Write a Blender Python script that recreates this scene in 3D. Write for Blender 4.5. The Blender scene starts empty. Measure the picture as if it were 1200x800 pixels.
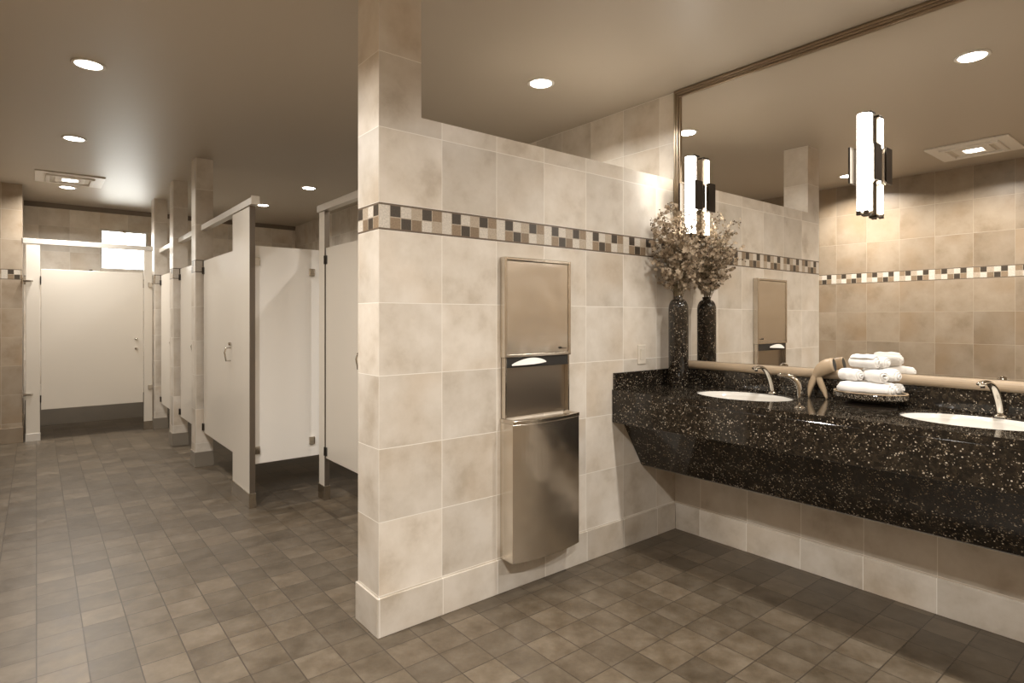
import bpy, bmesh, math, random
from mathutils import Vector, Matrix
random.seed(7)
PI = math.pi
sc = bpy.context.scene
col = sc.collection

# ------------------------------------------------------------------ camera, world, exposure
cam_d = bpy.data.cameras.new('camera')
cam = bpy.data.objects.new('camera', cam_d)
col.objects.link(cam)
cam.location = (0, 0, 1.34)
cam.rotation_euler = (PI / 2, 0, -math.radians(90 - 51.04))
cam_d.sensor_width = 36
cam_d.lens = 689.2 / 1200 * 36
cam_d.shift_y = -27.1 / 1200
cam_d.clip_start = .02
sc.camera = cam

world = bpy.data.worlds.new('daylight')
sc.world = world
world.use_nodes = True
bg = world.node_tree.nodes['Background']
bg.inputs[0].default_value = (1, .97, .93, 1)
bg.inputs[1].default_value = 10.0

sc.view_settings.view_transform = 'Standard'
sc.view_settings.look = 'None'
sc.view_settings.exposure = 0.35
sc.view_settings.gamma = 1
sc.view_settings.use_curve_mapping = False
sc.cycles.max_bounces = 10
sc.cycles.diffuse_bounces = 5
sc.cycles.glossy_bounces = 6
sc.cycles.sample_clamp_indirect = 4
sc.cycles.use_denoising = True

WARM = (1.0, .96, .905)
P_DOWN = 24          # downlights over the room
P_STALL = 7         # downlights over the stalls
P_FAN = 24
E_TUBE = 14.0        # sconce tubes
E_LENS = 14.0

# ------------------------------------------------------------------ key measures (metres)
XM = 3.178           # wall with the mirror
XO = -.54            # wall opposite
YP, YP2 = 2.271, 2.475   # partition wall
X1 = 1.117           # its free end
XC = 1.321           # end of its full height pier
PT = 2.225
CE = 2.787           # ceiling
YW = 8.27            # front of alcove
XW = -.12
YB = 9.386           # back wall
YF = -1.3            # wall behind the camera
ZB = .165
ZM0, ZM1 = 1.7144, 1.829

# ------------------------------------------------------------------ helpers
def link(o):
    col.objects.link(o)
    return o

def tag(o, label=None, cat=None, group=None, kind=None):
    if label: o['label'] = label
    if cat: o['category'] = cat
    if group: o['group'] = group
    if kind: o['kind'] = kind
    return o

def empty(name, loc=(0, 0, 0), rz=0, label=None, cat=None, group=None):
    o = bpy.data.objects.new(name, None)
    o.empty_display_size = .05
    o.location = loc
    o.rotation_euler = (0, 0, rz)
    link(o)
    return tag(o, label, cat, group)

def obj(name, bm, mat, parent=None, smooth=False, bevel=0, seg=2):
    me = bpy.data.meshes.new(name)
    bmesh.ops.recalc_face_normals(bm, faces=bm.faces[:])
    bm.to_mesh(me)
    bm.free()
    me.materials.append(mat)
    if smooth:
        for p in me.polygons: p.use_smooth = True
    o = bpy.data.objects.new(name, me)
    link(o)
    if parent: o.parent = parent
    if bevel:
        m = o.modifiers.new('bevel', 'BEVEL')
        m.width = bevel; m.segments = seg; m.limit_method = 'ANGLE'; m.angle_limit = math.radians(35)
    return o

def B(): return bmesh.new()

def box(bm, x0, x1, y0, y1, z0, z1, M=None):
    vs = [bm.verts.new((x, y, z)) for x in (x0, x1) for y in (y0, y1) for z in (z0, z1)]
    if M is not None:
        for v in vs: v.co = M @ v.co
    for f in ((0, 1, 3, 2), (4, 6, 7, 5), (0, 4, 5, 1), (2, 3, 7, 6), (0, 2, 6, 4), (1, 5, 7, 3)):
        bm.faces.new([vs[i] for i in f])
    return vs

def prism(bm, pts, axis, a0, a1):
    """pts: 2D outline; axis the extrusion axis: 'x' pts=(y,z); 'y' pts=(x,z); 'z' pts=(x,y)"""
    def P(p, a):
        return {'x': (a, p[0], p[1]), 'y': (p[0], a, p[1]), 'z': (p[0], p[1], a)}[axis]
    A = [bm.verts.new(P(p, a0)) for p in pts]
    C = [bm.verts.new(P(p, a1)) for p in pts]
    bm.faces.new(A); bm.faces.new(C[::-1])
    n = len(pts)
    for i in range(n):
        bm.faces.new((A[i], A[(i + 1) % n], C[(i + 1) % n], C[i]))

def lathe(bm, prof, n=32, M=None, sx=1, sy=1, cap=True):
    rings = []
    for r, z in prof:
        ring = []
        for i in range(n):
            a = 2 * PI * i / n
            v = Vector((r * sx * math.cos(a), r * sy * math.sin(a), z))
            ring.append(bm.verts.new(M @ v if M is not None else v))
        rings.append(ring)
    for a, b in zip(rings, rings[1:]):
        for i in range(n):
            bm.faces.new((a[i], a[(i + 1) % n], b[(i + 1) % n], b[i]))
    if cap:
        if prof[0][0] > 1e-5: bm.faces.new(rings[0][::-1])
        if prof[-1][0] > 1e-5: bm.faces.new(rings[-1])

def tube(bm, pts, rad, n=10, flat=None):
    """sweep a circle (radius per point; flat squashes it sideways) along pts"""
    pts = [Vector(p) for p in pts]
    if not hasattr(rad, '__len__'): rad = [rad] * len(pts)
    rings = []
    up = Vector((0, 0, 1))
    prev = None
    for i, p in enumerate(pts):
        t = (pts[min(i + 1, len(pts) - 1)] - pts[max(i - 1, 0)]).normalized()
        s = t.cross(up) if prev is None else prev - t * prev.dot(t)
        if s.length < 1e-4: s = t.cross(Vector((1, 0, 0)))
        s.normalize(); prev = s.copy()
        q = t.cross(s)
        f = flat[i] if flat else 1
        rings.append([bm.verts.new(p + s * math.cos(2 * PI * k / n) * rad[i] * f + q * math.sin(2 * PI * k / n) * rad[i]) for k in range(n)])
    for a, b in zip(rings, rings[1:]):
        for k in range(n):
            bm.faces.new((a[k], a[(k + 1) % n], b[(k + 1) % n], b[k]))
    bm.faces.new(rings[0][::-1]); bm.faces.new(rings[-1])

def bez(p0, p1, p2, p3, n=16):
    out = []
    p0, p1, p2, p3 = map(Vector, (p0, p1, p2, p3))
    for i in range(n + 1):
        t = i / n; u = 1 - t
        out.append(p0 * u ** 3 + p1 * 3 * u * u * t + p2 * 3 * u * t * t + p3 * t ** 3)
    return out

def copy_tree(o, parent=None):
    c = o.copy(); col.objects.link(c)
    c.parent = parent
    for ch in list(o.children): copy_tree(ch, c)
    return c

# ------------------------------------------------------------------ materials
def new_mat(name):
    m = bpy.data.materials.new(name)
    m.use_nodes = True
    nt = m.node_tree
    return m, nt, nt.nodes['Principled BSDF']

class N:
    """tiny node builder"""
    def __init__(s, nt): s.nt = nt
    def math(s, op, a, b=None, c=None, clamp=False):
        n = s.nt.nodes.new('ShaderNodeMath'); n.operation = op; n.use_clamp = clamp
        for i, v in enumerate((a, b, c)):
            if v is None: continue
            if isinstance(v, (int, float)): n.inputs[i].default_value = v
            else: s.nt.links.new(v, n.inputs[i])
        return n.outputs[0]
    def comb(s, x, y, z):
        n = s.nt.nodes.new('ShaderNodeCombineXYZ')
        for i, v in enumerate((x, y, z)):
            if isinstance(v, (int, float)): n.inputs[i].default_value = v
            else: s.nt.links.new(v, n.inputs[i])
        return n.outputs[0]
    def pos(s):
        g = s.nt.nodes.new('ShaderNodeNewGeometry')
        p = s.nt.nodes.new('ShaderNodeSeparateXYZ')
        s.nt.links.new(g.outputs['Position'], p.inputs[0])
        return g.outputs['Position'], p.outputs[0], p.outputs[1], p.outputs[2]
    def noise(s, vec, scale, detail=3, rough=.5, out=0):
        n = s.nt.nodes.new('ShaderNodeTexNoise')
        n.inputs['Scale'].default_value = scale; n.inputs['Detail'].default_value = detail
        n.inputs['Roughness'].default_value = rough
        if vec is not None: s.nt.links.new(vec, n.inputs['Vector'])
        return n.outputs[out]
    def white(s, vec, out='Value'):
        n = s.nt.nodes.new('ShaderNodeTexWhiteNoise'); n.noise_dimensions = '3D'
        s.nt.links.new(vec, n.inputs['Vector'])
        return n.outputs[out]
    def ramp(s, fac, stops, interp='LINEAR'):
        n = s.nt.nodes.new('ShaderNodeValToRGB'); n.color_ramp.interpolation = interp
        e = n.color_ramp.elements
        while len(e) < len(stops): e.new(.5)
        for i, (p, c) in enumerate(stops):
            e[i].position = p
            e[i].color = (c[0], c[1], c[2], 1) if hasattr(c, '__len__') else (c, c, c, 1)
        s.nt.links.new(fac, n.inputs[0])
        return n.outputs[0]
    def mix(s, fac, a, b, mode='MIX'):
        n = s.nt.nodes.new('ShaderNodeMix'); n.data_type = 'RGBA'; n.blend_type = mode
        for i, v in ((0, fac), (6, a), (7, b)):
            if isinstance(v, (int, float)): n.inputs[i].default_value = v
            elif isinstance(v, tuple): n.inputs[i].default_value = (v[0], v[1], v[2], 1)
            else: s.nt.links.new(v, n.inputs[i])
        return n.outputs[2]
    def bump(s, h, strength, dist=.01):
        n = s.nt.nodes.new('ShaderNodeBump')
        n.inputs['Strength'].default_value = strength; n.inputs['Distance'].default_value = dist
        s.nt.links.new(h, n.inputs['Height'])
        return n.outputs[0]
    def vadd(s, a, b):
        n = s.nt.nodes.new('ShaderNodeVectorMath'); n.operation = 'ADD'
        s.nt.links.new(a, n.inputs[0]); s.nt.links.new(b, n.inputs[1])
        return n.outputs[0]

def plain(name, color, rough=.5, metal=0, bump=0, bscale=60, spec=.5, var=0):
    m, nt, p = new_mat(name)
    n = N(nt)
    p.inputs['Base Color'].default_value = (*color, 1)
    p.inputs['Roughness'].default_value = rough
    p.inputs['Metallic'].default_value = metal
    p.inputs['Specular IOR Level'].default_value = spec
    P, x, y, z = n.pos()
    if bump:
        nt.links.new(n.bump(n.noise(P, bscale, 3), bump, .002), p.inputs['Normal'])
    if var:
        f = n.noise(P, 6, 4)
        c2 = tuple(c * (1 - var) for c in color)
        nt.links.new(n.mix(f, color, c2), p.inputs['Base Color'])
    return m

GROUT = (.80, .76, .69)
def wall_tile(name, off=(0, 0), zm0=ZM0, zm1=ZM1, band=True, tint=1.0, base=False, warm=0):
    """ceramic wall tile; a vertical face picks x or y as its running axis from its normal"""
    m, nt, p = new_mat(name)
    n = N(nt)
    P, x, y, z = n.pos()
    g = nt.nodes.new('ShaderNodeNewGeometry')
    sx = nt.nodes.new('ShaderNodeSeparateXYZ')
    nt.links.new(g.outputs['True Normal'], sx.inputs[0])
    isx = n.math('GREATER_THAN', n.math('ABSOLUTE', sx.outputs[0]), .5)
    ux = n.math('DIVIDE', n.math('SUBTRACT', x, off[0]), .3115)
    uy = n.math('DIVIDE', n.math('SUBTRACT', y, off[1]), .306)
    u = n.math('ADD', n.math('MULTIPLY', uy, isx), n.math('MULTIPLY', ux, n.math('SUBTRACT', 1, isx)))
    if base:
        v = n.math('MULTIPLY', z, .2)
    else:
        lo = n.math('DIVIDE', n.math('SUBTRACT', zm0, z), .3085)
        hi = n.math('ADD', n.math('DIVIDE', n.math('SUBTRACT', z, zm1), .3185), 50)
        up = n.math('GREATER_THAN', z, (zm0 + zm1) / 2)
        v = n.math('ADD', n.math('MULTIPLY', hi, up), n.math('MULTIPLY', lo, n.math('SUBTRACT', 1, up)))
    cell = n.comb(n.math('FLOOR', u), n.math('FLOOR', v), n.math('MULTIPLY', isx, 7))
    rnd = n.white(cell)
    rv = n.white(cell, 'Color')
    sc3 = nt.nodes.new('ShaderNodeVectorMath'); sc3.operation = 'SCALE'
    nt.links.new(rv, sc3.inputs[0]); sc3.inputs['Scale'].default_value = 13
    q = n.vadd(P, sc3.outputs[0])
    f1 = n.noise(q, 4.5, 5, .6)
    f2 = n.noise(q, 2.2, 2)
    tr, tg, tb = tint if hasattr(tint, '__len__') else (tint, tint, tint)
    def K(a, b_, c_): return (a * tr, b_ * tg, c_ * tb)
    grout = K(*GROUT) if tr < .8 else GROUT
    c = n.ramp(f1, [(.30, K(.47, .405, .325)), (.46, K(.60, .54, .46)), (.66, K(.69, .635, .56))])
    c = n.mix(n.math('MULTIPLY', n.ramp(f2, [(.50, 0), (.72, 1)]), .38 + warm), c, K(.56, .44, .31))
    val = n.math('ADD', n.math('MULTIPLY', rnd, .22), .89)
    c = n.mix(1.0, c, n.comb(val, val, val), 'MULTIPLY')
    def joint(w, half):
        fr = n.math('FRACT', w)
        d = n.math('MINIMUM', fr, n.math('SUBTRACT', 1, fr))
        return n.math('LESS_THAN', d, half)
    j = joint(u, .0055)
    if not base: j = n.math('MAXIMUM', j, joint(v, .0055))
    c = n.mix(j, c, grout)
    h = n.math('SUBTRACT', 1, j)
    if band:
        fu = n.math('MULTIPLY', n.math('FRACT', u), 6)
        s6 = n.math('DIVIDE', n.math('ADD', n.math('FLOOR', fu), .5), 6)
        L, D, Md, W = (.56, .51, .44), (.055, .042, .03), (.25, .18, .115), (.40, .33, .25)
        pt = [L, D, L, W, D, Md]; pb = [L, Md, D, (.21, .15, .095), L, W]
        ct = n.ramp(s6, [(i / 6, a) for i, a in enumerate(pt)], 'CONSTANT')
        cb = n.ramp(s6, [(i / 6, a) for i, a in enumerate(pb)], 'CONSTANT')
        zz = n.math('DIVIDE', n.math('SUBTRACT', z, zm0), zm1 - zm0)
        istop = n.math('GREATER_THAN', zz, .5)
        cm = n.mix(istop, cb, ct)
        frr = n.math('FRACT', fu)
        jj = n.math('LESS_THAN', n.math('MINIMUM', frr, n.math('SUBTRACT', 1, frr)), .035)
        not0 = n.math('GREATER_THAN', fu, 1.04)
        mid = n.math('MULTIPLY', n.math('LESS_THAN', n.math('ABSOLUTE', n.math('SUBTRACT', zz, .5)), .018), not0)
        cm = n.mix(n.math('MAXIMUM', jj, mid), cm, (.42, .36, .28))
        mot = n.math('ADD', n.math('MULTIPLY', n.noise(P, 140, 2), .8), .6)
        cm = n.mix(1.0, cm, n.comb(mot, mot, mot), 'MULTIPLY')
        liner = n.math('GREATER_THAN', n.math('ABSOLUTE', n.math('SUBTRACT', zz, .5)), .425)
        cm = n.mix(liner, cm, (.13, .095, .065))
        inb = n.math('LESS_THAN', n.math('ABSOLUTE', n.math('SUBTRACT', zz, .5)), .5)
        c = n.mix(inb, c, cm)
    nt.links.new(c, p.inputs['Base Color'])
    nt.links.new(n.bump(n.math('ADD', n.math('MULTIPLY', f1, .25), h), .35, .003), p.inputs['Normal'])
    p.inputs['Roughness'].default_value = .34
    p.inputs['Specular IOR Level'].default_value = .45
    return m

def floor_mat():
    m, nt, p = new_mat('slate floor tile')
    n = N(nt)
    P, x, y, z = n.pos()
    u = n.math('DIVIDE', x, .1563)
    w = n.math('DIVIDE', n.math('SUBTRACT', y, 2.009), .1635)
    cell = n.comb(n.math('FLOOR', u), n.math('FLOOR', w), 0)
    rnd = n.white(cell)
    rv = n.white(cell, 'Color')
    s3 = nt.nodes.new('ShaderNodeVectorMath'); s3.operation = 'SCALE'
    nt.links.new(rv, s3.inputs[0]); s3.inputs['Scale'].default_value = 9
    q = n.vadd(P, s3.outputs[0])
    f = n.noise(q, 9, 5, .62)
    c = n.ramp(f, [(.28, (.066, .048, .029)), (.5, (.102, .078, .052)), (.72, (.142, .114, .081))])
    val = n.math('ADD', n.math('MULTIPLY', n.math('POWER', rnd, 1.4), .42), .78)
    c = n.mix(1.0, c, n.comb(val, val, val), 'MULTIPLY')
    def joint(a, half):
        fr = n.math('FRACT', a)
        return n.math('LESS_THAN', n.math('MINIMUM', fr, n.math('SUBTRACT', 1, fr)), half)
    j = n.math('MAXIMUM', joint(u, .014), joint(w, .014))
    c = n.mix(j, c, (.045, .033, .022))
    nt.links.new(c, p.inputs['Base Color'])
    r = n.math('ADD', n.math('MULTIPLY', f, .25), .27)
    nt.links.new(r, p.inputs['Roughness'])
    nt.links.new(n.bump(n.math('SUBTRACT', n.math('MULTIPLY', n.noise(P, 14, 4), .7), j), .35, .004), p.inputs['Normal'])
    p.inputs['Specular IOR Level'].default_value = .5
    return m

def granite_mat(name='black speckled granite', scale=1.0, amount=0.0):
    m, nt, p = new_mat(name)
    n = N(nt)
    P, x, y, z = n.pos()
    v = nt.nodes.new('ShaderNodeTexVoronoi'); v.inputs['Scale'].default_value = 230 * scale
    nt.links.new(P, v.inputs['Vector'])
    v2 = nt.nodes.new('ShaderNodeTexVoronoi'); v2.inputs['Scale'].default_value = 125 * scale
    nt.links.new(P, v2.inputs['Vector'])
    s = nt.nodes.new('ShaderNodeSeparateColor'); nt.links.new(v.outputs['Color'], s.inputs[0])
    s2 = nt.nodes.new('ShaderNodeSeparateColor'); nt.links.new(v2.outputs['Color'], s2.inputs[0])
    cl = n.noise(P, 22 * scale, 3)
    a = n.math('GREATER_THAN', s.outputs[0], n.math('SUBTRACT', 1.185 - amount, n.math('MULTIPLY', cl, .5)))
    near = n.math('LESS_THAN', v2.outputs['Distance'], .36)
    b = n.math('MULTIPLY', n.math('GREATER_THAN', s2.outputs[0], .955 - amount * .3), near)
    fleck = n.ramp(s.outputs[1], [(0, (.07, .05, .03)), (.55, (.17, .135, .095)), (.88, (.40, .35, .28))])
    fleck2 = n.ramp(s2.outputs[1], [(0, (.20, .15, .10)), (.7, (.50, .44, .36))])
    basec = n.ramp(n.noise(P, 60, 3), [(.4, (.008, .0065, .005)), (.65, (.028, .021, .014))])
    c = n.mix(a, basec, fleck)
    c = n.mix(b, c, fleck2)
    nt.links.new(c, p.inputs['Base Color'])
    p.inputs['Roughness'].default_value = .07
    p.inputs['Specular IOR Level'].default_value = .55
    return m

def steel_mat(name, color=(.62, .56, .49), rough=.28, streak=.12, wave=0):
    m, nt, p = new_mat(name)
    n = N(nt)
    P, x, y, z = n.pos()
    p.inputs['Base Color'].default_value = (*color, 1)
    p.inputs['Metallic'].default_value = 1
    st = n.noise(n.comb(n.math('MULTIPLY', x, 6), n.math('MULTIPLY', y, 6), n.math('MULTIPLY', z, 400)), 3, 3)
    nt.links.new(n.math('ADD', n.math('MULTIPLY', st, streak), rough - streak / 2), p.inputs['Roughness'])
    if wave:
        nt.links.new(n.bump(n.noise(P, 6, 1), wave, .03), p.inputs['Normal'])
    return m

def emit(name, color, strength):
    m, nt, p = new_mat(name)
    p.inputs['Base Color'].default_value = (.9, .9, .88, 1)
    p.inputs['Emission Color'].default_value = (*color, 1)
    p.inputs['Emission Strength'].default_value = strength
    return m

M = {}
M['tile'] = wall_tile('beige wall tile', off=(X1, YP - .05))
M['tile_right'] = wall_tile('beige wall tile under the mirror', off=(X1, 2.085))
M['tile_far_dim'] = wall_tile('beige wall tile darkened far', off=(.02, .1), zm0=1.755, zm1=1.868, warm=.15, tint=(.64, .575, .50))  # same tile, shade put into the tint for the dimmer far end
M['tile_back_lit'] = wall_tile('beige wall tile brightened back', off=(.02, .1), zm0=1.755, zm1=1.868, warm=.1, tint=1.18)  # same tile, tint raised to stand in for light on the back wall
M['tile_opp_dim'] = wall_tile('beige wall tile darkened opposite', off=(0, .05), tint=(.47, .41, .34), warm=.3)  # tan tile, darkened further in colour to keep this wall dim near its lamps
M['pier'] = wall_tile('beige pier tile', off=(X1, .12), zm0=1.755, zm1=1.868, warm=.1)
M['base_opp_dim'] = wall_tile('base tile darkened opposite', off=(0, .05), band=False, base=True, tint=(.47, .41, .34))  # base tile darkened to follow the dimmed wall above it
M['base'] = wall_tile('base tile', off=(X1, YP - .05), band=False, base=True, tint=.93)
M['base_right'] = wall_tile('base tile under the mirror', off=(X1, 2.085), band=False, base=True, tint=.93)
M['base_grey'] = plain('grey base tile', (.26, .225, .18), .35, var=.2)
M['floor'] = floor_mat()
M['ceiling'] = plain('painted ceiling', (.48, .42, .34), .42, bump=.08, bscale=90, spec=.35)
M['granite'] = granite_mat()
M['vase_granite'] = granite_mat('mosaic granite vase', 1.0, .0)
M['steel'] = steel_mat('brushed stainless', (.72, .67, .60), .24, .04, wave=.25)
M['steel_plain'] = steel_mat('satin stainless trim', (.66, .61, .54), .2, .08)
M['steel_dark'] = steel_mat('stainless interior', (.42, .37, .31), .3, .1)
M['chrome'] = plain('polished chrome', (.62, .58, .52), .08, 1)
M['dark_metal'] = plain('dark bronze metal', (.045, .036, .028), .28, .7)
M['frame'] = plain('antique bronze frame', (.34, .27, .195), .3, .85)
M['alu'] = plain('satin aluminium rail', (.74, .70, .64), .3, .35)
M['panel'] = plain('cream partition laminate', (.72, .665, .58), .3, bump=.04, bscale=300)
M['panel_lit'] = plain('cream laminate painted lit', (.86, .83, .78), .35, bump=.04, bscale=300)  # same laminate as the other panels, brightness of its light put into the colour
M['panel_dark'] = plain('panel metal edge', (.17, .14, .11), .35, .6)
M['shoe'] = steel_mat('stainless shoe', (.5, .45, .38), .25, .08)
M['white_china'] = plain('white china', (.62, .59, .54), .12)
M['towel'] = plain('white terry towel', (.78, .755, .72), .95, bump=.9, bscale=420, spec=.1)
M['tray'] = granite_mat('speckled dark tray', 1.6, .2)
M['ceramic'] = plain('tan glazed ceramic', (.46, .345, .225), .25, var=.2)
M['ledge'] = plain('tan stone ledge', (.42, .32, .215), .3, var=.35)
M['plate'] = plain('ivory plastic', (.62, .56, .47), .35)
M['white_paint'] = plain('white paint', (.78, .74, .68), .4)
M['black'] = plain('flat black', (.02, .018, .015), .5)
M['paper'] = plain('white paper towel', (.80, .77, .72), .9)
M['stem'] = plain('olive brown stem', (.15, .115, .06), .7)
M['petal'] = plain('beige petals', (.50, .40, .29), .75, spec=.2, var=.35)
M['bud'] = plain('dark brown buds', (.12, .08, .05), .7)
M['tube'] = emit('lit opal tube', (1, .95, .86), E_TUBE)
M['lens'] = emit('lit lamp lens', (1, .95, .86), E_LENS)
M['window_frame'] = plain('white window frame', (.75, .72, .67), .4)

m, nt, p = new_mat('mirror glass')
p.inputs['Base Color'].default_value = (.90, .88, .85, 1)
p.inputs['Metallic'].default_value = 1
p.inputs['Roughness'].default_value = 0.0
M['mirror'] = m

m, nt, p = new_mat('window glass')
tr = nt.nodes.new('ShaderNodeBsdfTransparent'); tr.inputs[0].default_value = (.95, .97, .96, 1)
gl = nt.nodes.new('ShaderNodeBsdfGlossy'); gl.inputs['Roughness'].default_value = .02
fr = nt.nodes.new('ShaderNodeFresnel'); fr.inputs[0].default_value = 1.45
mx = nt.nodes.new('ShaderNodeMixShader')
nt.links.new(fr.outputs[0], mx.inputs[0]); nt.links.new(tr.outputs[0], mx.inputs[1]); nt.links.new(gl.outputs[0], mx.inputs[2])
nt.links.new(mx.outputs[0], nt.nodes['Material Output'].inputs[0])
M['glass'] = m

# ------------------------------------------------------------------ the room
def struct(name, bm, mat, parent=None, **k):
    o = obj(name, bm, mat, parent, **k)
    if not parent: o['kind'] = 'structure'
    return o

T = .12
b = B(); box(b, XO - T, XM + T, YF - T, YB + T + .2, -T, 0); struct('floor', b, M['floor'])
b = B(); box(b, XO - T, XM + T, YF - T, YB + T + .2, CE, CE + T); struct('ceiling', b, M['ceiling'])
b = B(); box(b, XM, XM + T, YF - T, YB + T, 0, CE); struct('wall_right', b, M['tile_right'])
b = B(); box(b, XO - T, XO, YF, YW, 0, CE); struct('wall_left', b, M['tile_opp_dim'])
b = B(); box(b, XO - T, XM, YF - T, YF, 0, CE); struct('wall_front', b, M['tile_opp_dim'])
# solid left of the alcove
b = B(); box(b, XO - T, XW, YW, YB + T, 0, CE); struct('wall_alcove', b, M['tile_far_dim'])
# back wall with window opening
WX0, WX1, WZ0, WZ1 = .65, 1.187, 1.985, 2.515
b = B()
box(b, XW, WX0, YB, YB + T, 0, CE); box(b, WX1, XM, YB, YB + T, 0, CE)
box(b, WX0, WX1, YB, YB + T, 0, WZ0); box(b, WX0, WX1, YB, YB + T, WZ1, CE)
struct('wall_back', b, M['tile_back_lit'])
# partition wall with its full height pier
b = B()
prism(b, [(X1, 0), (XM, 0), (XM, PT), (XC, PT), (XC, CE), (X1, CE)], 'y', YP, YP2)
struct('wall_center', b, M['tile'])
# piers along the stalls
PIERS = [(1.112, 1.256, 5.90, 6.075), (1.112, 1.250, 7.02, 7.22), (1.105, 1.245, 8.235, 8.45)]
for x0, x1, y0, y1 in PIERS:
    b = B(); box(b, x0, x1, y0, y1, 0, CE)
    w = struct('wall_pier', b, M['pier'])
    b = B(); box(b, x0 - .008, x1 + .008, y0 - .008, y1 + .008, 0, .135)
    struct('baseboard_pier', b, M['base_grey'], bevel=.003)

# window
wf = empty('window_1', ((WX0 + WX1) / 2, YB + .05, WZ0)); wf['kind'] = 'structure'
b = B()
t = .022
for a in ((WX0, WX0 + t, WZ0, WZ1), (WX1 - t, WX1, WZ0, WZ1), (WX0 + t, WX1 - t, WZ0, WZ0 + t), (WX0 + t, WX1 - t, WZ1 - t, WZ1)):
    box(b, a[0] - (WX0 + WX1) / 2, a[1] - (WX0 + WX1) / 2, -.02, .02, a[2] - WZ0, a[3] - WZ0)
obj('window_frame', b, M['window_frame'], wf, bevel=.003)
b = B(); hw = (WX1 - WX0) / 2 - t
box(b, -hw, hw, -.003, .003, t, WZ1 - WZ0 - t); obj('window_glass', b, M['glass'], wf)
b = B(); box(b, -.02, .02, -.034, -.02, WZ1 - WZ0 - t - .012, WZ1 - WZ0 - .004); obj('window_latch', b, M['chrome'], wf, bevel=.002)

# baseboards
e = .009
b = B(); box(b, X1 - e, XM - e, YP - e, YP, 0, ZB); box(b, X1 - e, X1, YP, YP2 + e, 0, ZB); box(b, X1, XM, YP2, YP2 + e, 0, ZB)
struct('baseboard_center', b, M['base'], bevel=.0025)
b = B(); box(b, XM - e, XM, YF, YP - e, 0, ZB); struct('baseboard_right', b, M['base_right'], bevel=.0025)
b = B(); box(b, XO, XO + e, YF, YW - e, 0, ZB); struct('baseboard_left', b, M['base_opp_dim'], bevel=.0025)
b = B(); box(b, XO, XW + e, YW - e, YW, 0, ZB); box(b, XW, XW + e, YW, YB - e, 0, ZB); struct('baseboard_alcove', b, M['base_opp_dim'], bevel=.0025)
b = B(); box(b, XW + e, XM, YB - e, YB, 0, .335); struct('baseboard_back', b, M['base_grey'], bevel=.0025)
# dark strip under the ceiling along the back wall
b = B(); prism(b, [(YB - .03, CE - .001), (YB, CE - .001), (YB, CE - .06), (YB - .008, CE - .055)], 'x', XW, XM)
struct('top_strip', b, plain('dark top strip', (.16, .12, .085), .5))
# tan stone ledge under the mirror
MY0, MY1 = .06, 2.262
MZ0, MZ1 = 1.029, 1.079
b = B()
pts = [(XM - .0005, MZ0), (XM - .022, MZ0 + .002)]
for i in range(9):
    a = -PI / 2 + PI * i / 8
    pts.append((XM - .022 - .017 * math.cos(a), (MZ0 + MZ1) / 2 + .0235 * math.sin(a)))
pts += [(XM - .022, MZ1 - .001), (XM - .0005, MZ1)]
prism(b, pts, 'y', MY0, YP - .001)
struct('trim_2', b, M['ledge'], smooth=False)

# ------------------------------------------------------------------ mirror
mir = empty('wall_mirror', (XM, (MY0 + YP) / 2, MZ1), 0, 'huge wall mirror with ribbed bronze frame above the black granite vanity', 'mirror')
mir['label'] = 'huge wall mirror with ribbed bronze frame above the black granite vanity'
yc = (MY0 + YP) / 2
FW = .048
b = B(); box(b, -.006, -.0005, MY0 + FW - yc, YP - .002 - FW - yc, .001, CE - FW - MZ1 - .002)
obj('glass', b, M['mirror'], mir)
b = B()
def ribs(bm, fn):
    for a0, a1, d in ((0, .010, .018), (.010, .020, .026), (.020, .034, .020), (.034, .041, .013), (.041, FW, .017)):
        fn(bm, a0, a1, d)
ribs(b, lambda bm, a0, a1, d: box(bm, -d, -.0005, MY0 + a0 - yc, YP - .002 - a0 - yc, CE - .001 - a1 - MZ1, CE - .001 - a0 - MZ1))
ribs(b, lambda bm, a0, a1, d: box(bm, -d, -.0005, YP - .002 - a1 - yc, YP - .002 - a0 - yc, .001, CE - .001 - a1 - MZ1))
ribs(b, lambda bm, a0, a1, d: box(bm, -d, -.0005, MY0 + a0 - yc, MY0 + a1 - yc, .001, CE - .001 - a1 - MZ1))
obj('frame', b, M['frame'], mir, bevel=.002)

# ------------------------------------------------------------------ vanity counter
CX, CZ = 2.576, .93          # front edge and top
AZ = .743
CY0 = .06
SINKS = [1.66, .67]
van = empty('vanity_counter', (XM, 1.16, 0), 0, 'long wall-hung black speckled granite vanity counter with slanted front under the mirror', 'counter')
def L(bm):   # world -> local of van
    bmesh.ops.translate(bm, verts=bm.verts[:], vec=(-XM, -1.16, 0))
    return bm
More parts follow.
